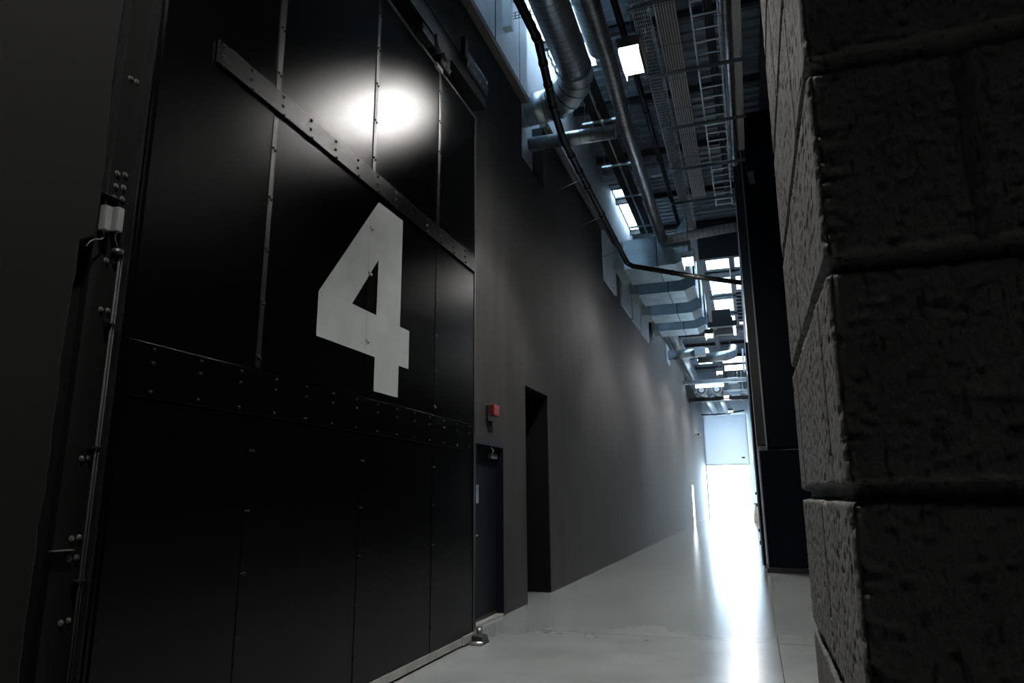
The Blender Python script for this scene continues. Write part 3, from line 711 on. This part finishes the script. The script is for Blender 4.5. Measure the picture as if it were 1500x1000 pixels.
rods(t, [(-1.8, 33, 7.95), (-.9, 33, 7.95)], 10.5)
for i, y in enumerate((35.5, 37.8)):
    o = B(-.95, .1, y, y+.18, 8.0, 8.25).build('batten_light', M['tube'])
    tag(o, ['nearer of two long white batten lights by the right wall', 'farther of two long white batten lights by the right wall'][i], 'lamp', 'batten lights')
tag(MB().box(-.02, .06, 35.3, 38.1, 7.9, 8.6).build('batten_bracket', M['pale']), 'pale upright plate holding the two batten lights', 'bracket')
tag(B(-3.1, .1, 37.0, 37.22, 7.25, 7.45).build('cross_beam', M['galv'], bevel=.02), 'silver beam spanning the whole hall beyond the batten lights', 'beam')
t = thing('batten_light', (-1.85, 39.1, 7.35), 'white batten light hanging above the two fan ends', 'lamp', 'batten lights')
B(-2.6, -1.1, 39.0, 39.2, 7.35, 7.5).build('light_tube', M['tube'], t)
rods(t, [(-2.4, 39.1, 7.5), (-1.3, 39.1, 7.5)], 10.5)
for x, lab in ((-2.35, 'left of two round fan ends with ducts running back'), (-1.52, 'right of two round fan ends with ducts running back')):
    t = thing('duct_fan', (x, 40, 7.2), lab, 'fan', 'duct fans')
    MB().tube([(x, 40, 7.35), (x, 40.5, 7.35)], .30, 24).build('fan_casing', M['strut'], t)
    MB().tube([(x, 39.96, 7.35), (x, 40, 7.35)], .14, 20).build('fan_hub', M['pale'], t)
    m = MB(); m.tube([(x, 39.98, 7.35), (x, 40.02, 7.35)], .24, 24); m.build('fan_ring', M['seam'], t)
    MB().tube([(x, 40.5, 7.35), (x+.2, 51.5, 7.4)], .27, 24).build('duct', M['galv'], t)
tag(B(XL, .13, 41.2, 41.4, 6.85, 7.08).build('black_beam', M['black']), 'black beam spanning wall to wall before the white shutter', 'beam')
for i, (x, y, z) in enumerate(((-.6, 39, 7.5), (-.55, 43, 7.7), (-.6, 46, 7.8))):
    t = thing('ceiling_unit', (x, y, z), ['nearest', 'middle', 'farthest'][i]+' small white box unit hanging in the far right ceiling', 'ceiling unit', 'white ceiling units')
    B(x-.25, x+.25, y, y+.5, z, z+.3).build('unit_body', M['white'], t, bevel=.02)
    MB().tube([(x, y+.2, z+.3), (x, y+.2, 10)], .02, 6).build('drop_rod', M['strut'], t)
for i, y in enumerate((43.5, 45, 46.5, 48.5)):
    tag(B(-3, .1, y, y+.12, 7.7+.05*i, 7.8+.05*i).build('far_strut', M['galv']), 'thin silver strut crossing the far ceiling before the shutter', 'strut', 'far ceiling struts')
for i, x in enumerate((-.35, -.15)):
    tag(MB().tube([(x, 38, 7.9), (x, 51, 7.9)], .03, 8).build('far_pipe', M['galv']), 'thin silver pipe running toward the shutter on the right', 'pipe', 'thin far pipes')
tag(MB().tube([(-3.1, 50.5, 7.12), (-2.3, 50.5, 7.1), (-1.6, 50.5, 7.12), (-.2, 50.5, 7.3)], .05, 8).build('hanging_cable', M['cable']), 'black cable sagging across above the white shutter', 'cable')
t = thing('wall_camera', (XL, 44, 5.2), 'small white security camera on the far left wall', 'camera')
MB().tube([(XL, 44.1, 5.22), (XL+.2, 44.0, 5.2)], .05, 10).build('bracket_arm', M['white'], t)
B(XL+.15, XL+.33, 43.8, 44.2, 5.12, 5.28).build('camera_body', M['white'], t, bevel=.03)
MB().tube([(XL+.24, 43.8, 5.18), (XL+.24, 43.76, 5.18)], .06, 12).build('lens', M['black'], t)

# shutter
t = thing('roller_shutter', (-1.6, 52.5, 3.7), 'white roller shutter half raised over the bright end opening', 'shutter')
m = MB()
for k in range(7): m.box(XL, -.08, 52.45, 52.49, 3.72+k*.505, 3.72+k*.505+.5045)
m.build('curtain', M['shutter'], t)
B(XL, -.08, 52.44, 52.5, 3.66, 3.72).build('bottom_bar', M['case'], t)
B(-.62, -.40, 52.42, 52.45, 4.12, 4.22).build('grab_handle', M['cable'], t)
for x in (XL, -.16): B(x, x+.08, 52.4, 52.52, 0, 7.2).build('side_guide', M['pale'], t)
# bright doorway on the left: self-glowing leaf stands in for daylight, with hinges
d2 = struct(MB().box(-3.56, XL+.01, 38.9, 38.96, 0, 2.1).box(-3.56, XL+.01, 40.14, 40.2, 0, 2.1).box(-3.56, XL+.01, 38.9, 40.2, 2.04, 2.1).build('door_2', M['white']))
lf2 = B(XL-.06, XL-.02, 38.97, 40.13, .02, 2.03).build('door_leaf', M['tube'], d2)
for z in (.25, 1.05, 1.8): B(XL-.02, XL+.03, 38.92, 39.0, z, z+.14).build('hinge', M['black'], d2)
# bundle on the right
t = thing('covered_stack', (.0, 44, 0), 'beige draped stack standing on the floor by the far right wall', 'stack')
MB().prism([(-.15, 44, 0), (.12, 44, 0), (.12, 44, .95), (.0, 44, .95), (-.06, 44, .6)], (0, .5, 0)).build('cloth_cover', M['beige'], t, bevel=.03)
B(-.05, .10, 43.98, 44.5, .95, 1.1).build('top_crate', M['beige'], t)
for m_ in bpy.data.meshes: pass
